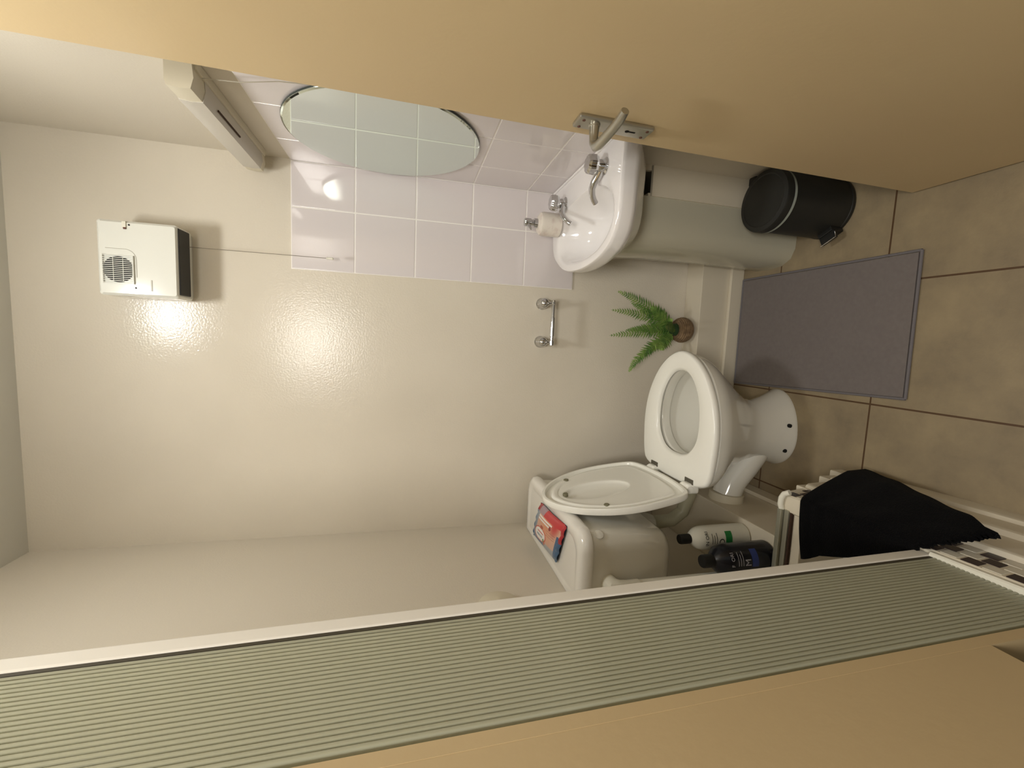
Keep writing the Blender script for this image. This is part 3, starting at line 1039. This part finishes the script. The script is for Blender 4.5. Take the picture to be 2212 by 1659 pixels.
def bottle(x, y, z0, r, h, m_body, label, band, ink, lines, big, face):
    t = thing('toiletry_bottle', (x, y, z0), label, 'bottle', None)
    hb = h * 0.84
    obj('bottle_body', MB().lathe((x, y, z0), [(r * .90, 0), (r, 0.005), (r, hb * .74), (r * .97, hb * .82), (r * .86, hb * .90), (r * .62, hb * .965), (r * .40, hb), (r * .34, hb + .004)], seg=48), m_body, t)
    obj('bottle_cap', MB().lathe((x, y, z0 + hb + .002), [(r * .40, 0), (r * .41, .002), (r * .41, h - hb - .006), (r * .37, h - hb - .002)], seg=28), m_black, t)

    def wrap(bm, zc, a0):
        for v in bm.verts:
            a = face + (v.co.x - a0) / r
            rr = r + 0.0003 + v.co.z
            v.co = Vector((x + rr * math.cos(a), y + rr * math.sin(a), zc + v.co.y))
    # printed colour band
    mb = MB()
    zb = z0 + h * 0.30
    mb.grid(lambda u, v: (x + (r + .0004) * math.cos(face - 0.55 + 1.1 * u), y + (r + .0004) * math.sin(face - 0.55 + 1.1 * u), zb + (h * 0.10) * v), 16, 1)
    obj('label_band', mb, band, t)
    mt_ = MB()
    mt_.bm.free()
    bmA = text_mesh(big, 0.026)
    wrap(bmA, z0 + h * 0.42, 0.022)
    mt_.bm = bmA
    obj('label_lettering', mt_, ink, t, smooth=False)
    mt_ = MB()
    mt_.bm.free()
    bmA = text_mesh(lines, 0.015)
    wrap(bmA, z0 + h * 0.66, 0.022)
    mt_.bm = bmA
    obj('label_lettering', mt_, ink, t, smooth=False)
    ln = MB()
    for k_, w_ in enumerate((0.9, 0.7, 0.85)):
        zz = z0 + h * (0.53 + 0.035 * k_)
        ln.grid(lambda u, v: (x + (r + .0004) * math.cos(face - 0.45 + w_ * u), y + (r + .0004) * math.sin(face - 0.45 + w_ * u), zz + 0.0018 * v), 12, 1)
    obj('label_rules', ln, ink, t)
    return t


m_wb = mat('white_bottle', srgb(222, 220, 206), 0.28)
m_nb = mat('dark_bottle', srgb(20, 22, 30), 0.25)
bottle(-0.578, 1.102, 0.2585, 0.036, 0.228, m_wb, 'white toiletry bottle with green label band and black cap', mat('green_band', srgb(36, 128, 62), 0.4),
       mat('ink_dark', srgb(40, 44, 34), 0.5), 'IN ORI', 'O', math.radians(-72))
bottle(-0.600, 1.008, 0.2585, 0.045, 0.218, m_nb, 'dark navy toiletry bottle with blue label band and black cap', mat('blue_band', srgb(44, 62, 128), 0.4),
       mat('ink_light', srgb(178, 178, 186), 0.5), 'F  ORI', 'M', math.radians(-62))

# round cream wall disc, half hidden by the screen frame
dc = MB().lathe((XL, 1.075, 1.045), [(0.062, 0), (0.062, 0.008), (0.055, 0.020), (0.03, 0.028), (0.0, 0.030)], (1, 0, 0), 48)
tag(obj('wall_cover', dc, m_cream_pl, base=(XL, 1.075, 1.045)), 'round cream dome cover on the left wall above the cistern', 'wall cover')

# ------------------------------------------------------------------ shower tray with stepped kerb
st = thing('shower_tray', (-0.55, 0.72, 0), 'cream stepped shower kerb with black and white mosaic edge', 'shower tray')


def xr_(y):
    return -0.362 - 0.030 * y


YT0, YT1 = 0.403, 0.968
prof = [(0.053, 0.0), (0.053, 0.036), (0.050, 0.045), (0.042, 0.049), (0.040, 0.092), (0.036, 0.100), (0.025, 0.104), (0.022, 0.178), (0.018, 0.185), (0.008, 0.189), (0.0, 0.268), (-0.004, 0.272), (-0.045, 0.272), (-0.05, 0.266), (-0.055, 0.12), (-0.055, 0.0)]
kb = MB()
rg = []
for y in (YT0, 0.55, 0.70, 0.85, YT1):
    rg.append([(xr_(y) + o, y, z) for o, z in prof])
kb.loft(rg)
# step returns at the far end
for o, z0, z1, y1 in ((0.045, 0.0, 0.046, 1.018), (0.032, 0.0, 0.100, 1.005), (0.012, 0.0, 0.195, 0.992)):
    kb.box(-0.527, xr_(1.0) + o, YT1 - 0.02, y1, z0, z1, 0.004)
kb.box(XL + 0.001, xr_(0.96), 0.90, YT1, 0.0, 0.262, 0.005)
obj('kerb', kb, m_trim, st, ang=30)
obj('tray_basin', MB().box(XL + 0.001, -0.41, YT0, 0.90, 0.0, 0.11, 0.004), m_cer, st)
# mosaic strip: small tiles on the sloping face below the glass
m_mos_w = mat('mosaic_white', srgb(206, 200, 184), 0.3)
m_mos_b = mat('mosaic_black', srgb(38, 26, 34), 0.25)
ny, nz = 17, 3
tn = 0.0325


def kerb_pt(y, t):
    return Vector((xr_(y) + 0.008 - 0.008 * t + 0.0012, y, 0.190 + 0.078 * t))


cnt = 0
for j in range(nz):
    for i in range(ny):
        y0 = YT0 + 0.004 + i * tn + (0.5 * tn if j % 2 else 0)
        y1 = y0 + tn - 0.006
        if y1 > YT1 - 0.004:
            continue
        t0, t1 = j / nz + 0.03, (j + 1) / nz - 0.03
        dark = (i + j) % 2 == 0
        tgt = MB()
        q_ = [kerb_pt(y0, t0), kerb_pt(y1, t0), kerb_pt(y1, t1), kerb_pt(y0, t1)]
        inn = Vector((-0.002, 0, 0))
        tgt.loft([[p_ + inn for p_ in q_], q_])
        obj('mosaic_tile', tgt, m_mos_b if dark else m_mos_w, st, smooth=False)

# low rail across the end of the tray
rl = thing('shower_rail', (-0.58, 0.945, 0.262), 'pale metal channel rail across the shower end with curved white tube', 'rail')
rm = MB()
rm.box(XL + 0.001, -0.432, 0.948, 0.962, 0.2635, 0.284, 0.002)
rm.box(XL + 0.001, -0.432, 0.932, 0.946, 0.2635, 0.276, 0.002)
obj('channel', rm, m_steel, rl)
obj('rubber_seal', MB().box(XL + 0.001, -0.436, 0.925, 0.931, 0.2635, 0.272, 0.001), m_wood_gap, rl)
obj('corner_tube', MB().tube([(-0.434, 0.955, 0.276), (-0.420, 0.957, 0.280), (-0.402, 0.955, 0.281), (-0.388, 0.948, 0.280), (-0.380, 0.935, 0.276)], 0.0075, 14), m_plast, rl)

# ------------------------------------------------------------------ shower screen
def lean(mb, k=0.0297, z0=0.27, ynear=0.404, yfar=0.60):
    # the free edge of the screen leans slightly, its wall edge is upright
    for v in mb.bm.verts:
        w = min(1.0, max(0.0, (v.co.y - ynear) / (yfar - ynear)))
        v.co.y -= k * (v.co.z - z0) * w + 0.019 * (v.co.z - 0.5) * (1 - w)
    return mb


sn = thing('shower_screen', (-0.39, 0.50, 0.272), 'ribbed glass shower screen with white edge frame standing on the kerb', 'shower screen')
SZ0, SZ1 = 0.273, 2.05
LEAN = 0.0


def sx(y):
    return xr_(y) - 0.010


obj('edge_frame', lean(MB().box(-0.398, -0.388, 0.602, 0.628, SZ0, SZ1, 0.0035, 3)), m_frame, sn)
obj('dark_seal', lean(MB().box(-0.397, -0.390, 0.596, 0.6025, SZ0, SZ1)), mat('seal_dark', srgb(66, 60, 44), 0.6), sn)
obj('bottom_rail', MB().loft([[(xr_(y) - a - 0.002, y, z) for a, z in ((0.0, SZ0), (0.018, SZ0), (0.018, SZ0 + 0.010), (0.003, SZ0 + 0.010), (0.0, SZ0 + 0.007))] for y in (0.404, 0.603)]), m_plast, sn, ang=30)
gl = MB()
pit = 0.0075
nr = int((0.5955 - 0.404) / pit)
front, back = [], []
for k in range(nr):
    for s in range(8):
        t = s / 8
        y = 0.5955 - nr * pit + (k + t) * pit
        front.append((-0.3915 + 0.0026 * math.sqrt(max(0, 1 - (2 * t - 1) ** 2)), y))
front.append((-0.3915, 0.5955))
back = [(-0.3955, front[-1][1]), (-0.3955, front[0][1])]
poly = front + back
gl.loft([[(x, y, SZ0 + 0.008) for x, y in poly], [(x, y, SZ1 - 0.01) for x, y in poly]])
obj('ribbed_glass', lean(gl), m_reed, sn, ang=50)

# ------------------------------------------------------------------ black towel over the kerb corner
tw = MB()


def towel(u, v):
    # u along the kerb (0 far .. 1 near), v from inside the shower (0) to the floor side (1)
    y = 0.925 - 0.305 * u
    inner = -0.535 + 0.135 * u ** 1.3
    hang = (1 - u) ** 0.9
    L_top = xr_(y) + 0.006 - inner
    L = L_top + 0.055 + 0.205 * hang
    s = v * L
    wob = 0.003 * math.sin(9 * u + 5 * v) + 0.002 * math.sin(23 * u)
    yy = y - 0.055 * (1 - v) * max(0, 1 - 3 * u)
    if s < L_top:
        return (inner + s, yy, 0.284 + 0.004 * math.sin(3 * math.pi * v) * (1 - u) + abs(wob) * 0.5)
    d = s - L_top
    z = 0.284 - d * 0.965
    x = xr_(y) + 0.006 + 0.064 * min(1, d / (0.07 + 0.11 * (1 - u))) ** 0.85 + wob * 0.6
    yy -= 0.075 * u * min(1, d / 0.055)
    if u > 0.975:
        yy -= 0.010 * abs(math.sin(v * 61)) + 0.005 * abs(math.sin(v * 143))
    return (x, yy, max(z, 0.012))


tw.grid(towel, 60, 50)
# frayed near corner
o_t = obj('black_towel', tw, m_towel, base=(-0.45, 0.8, 0.28), thick=0.008, ang=80)
tag(o_t, 'black towel draped over the corner of the shower kerb', 'towel')

# dark olive cloth low beside the doorway
ol = MB()
ol.grid(lambda u, v: (-0.42 + 0.012 * math.sin(14 * u + 3 * v) + 0.01 * math.sin(5 * v) - 0.05 * (1 - v) ** 2, 0.05 + 0.325 * u, 0.001 + 0.480 * v), 40, 30)
tag(obj('hanging_cloth', ol, m_olive, base=(-0.42, 0.2, 0), thick=0.006, ang=80), 'dark olive cloth showing below the tan panel beside the screen', 'cloth')

for _o in bpy.data.objects:
    if _o.name.startswith('t') and _o.type == 'FONT':
        bpy.data.objects.remove(_o)
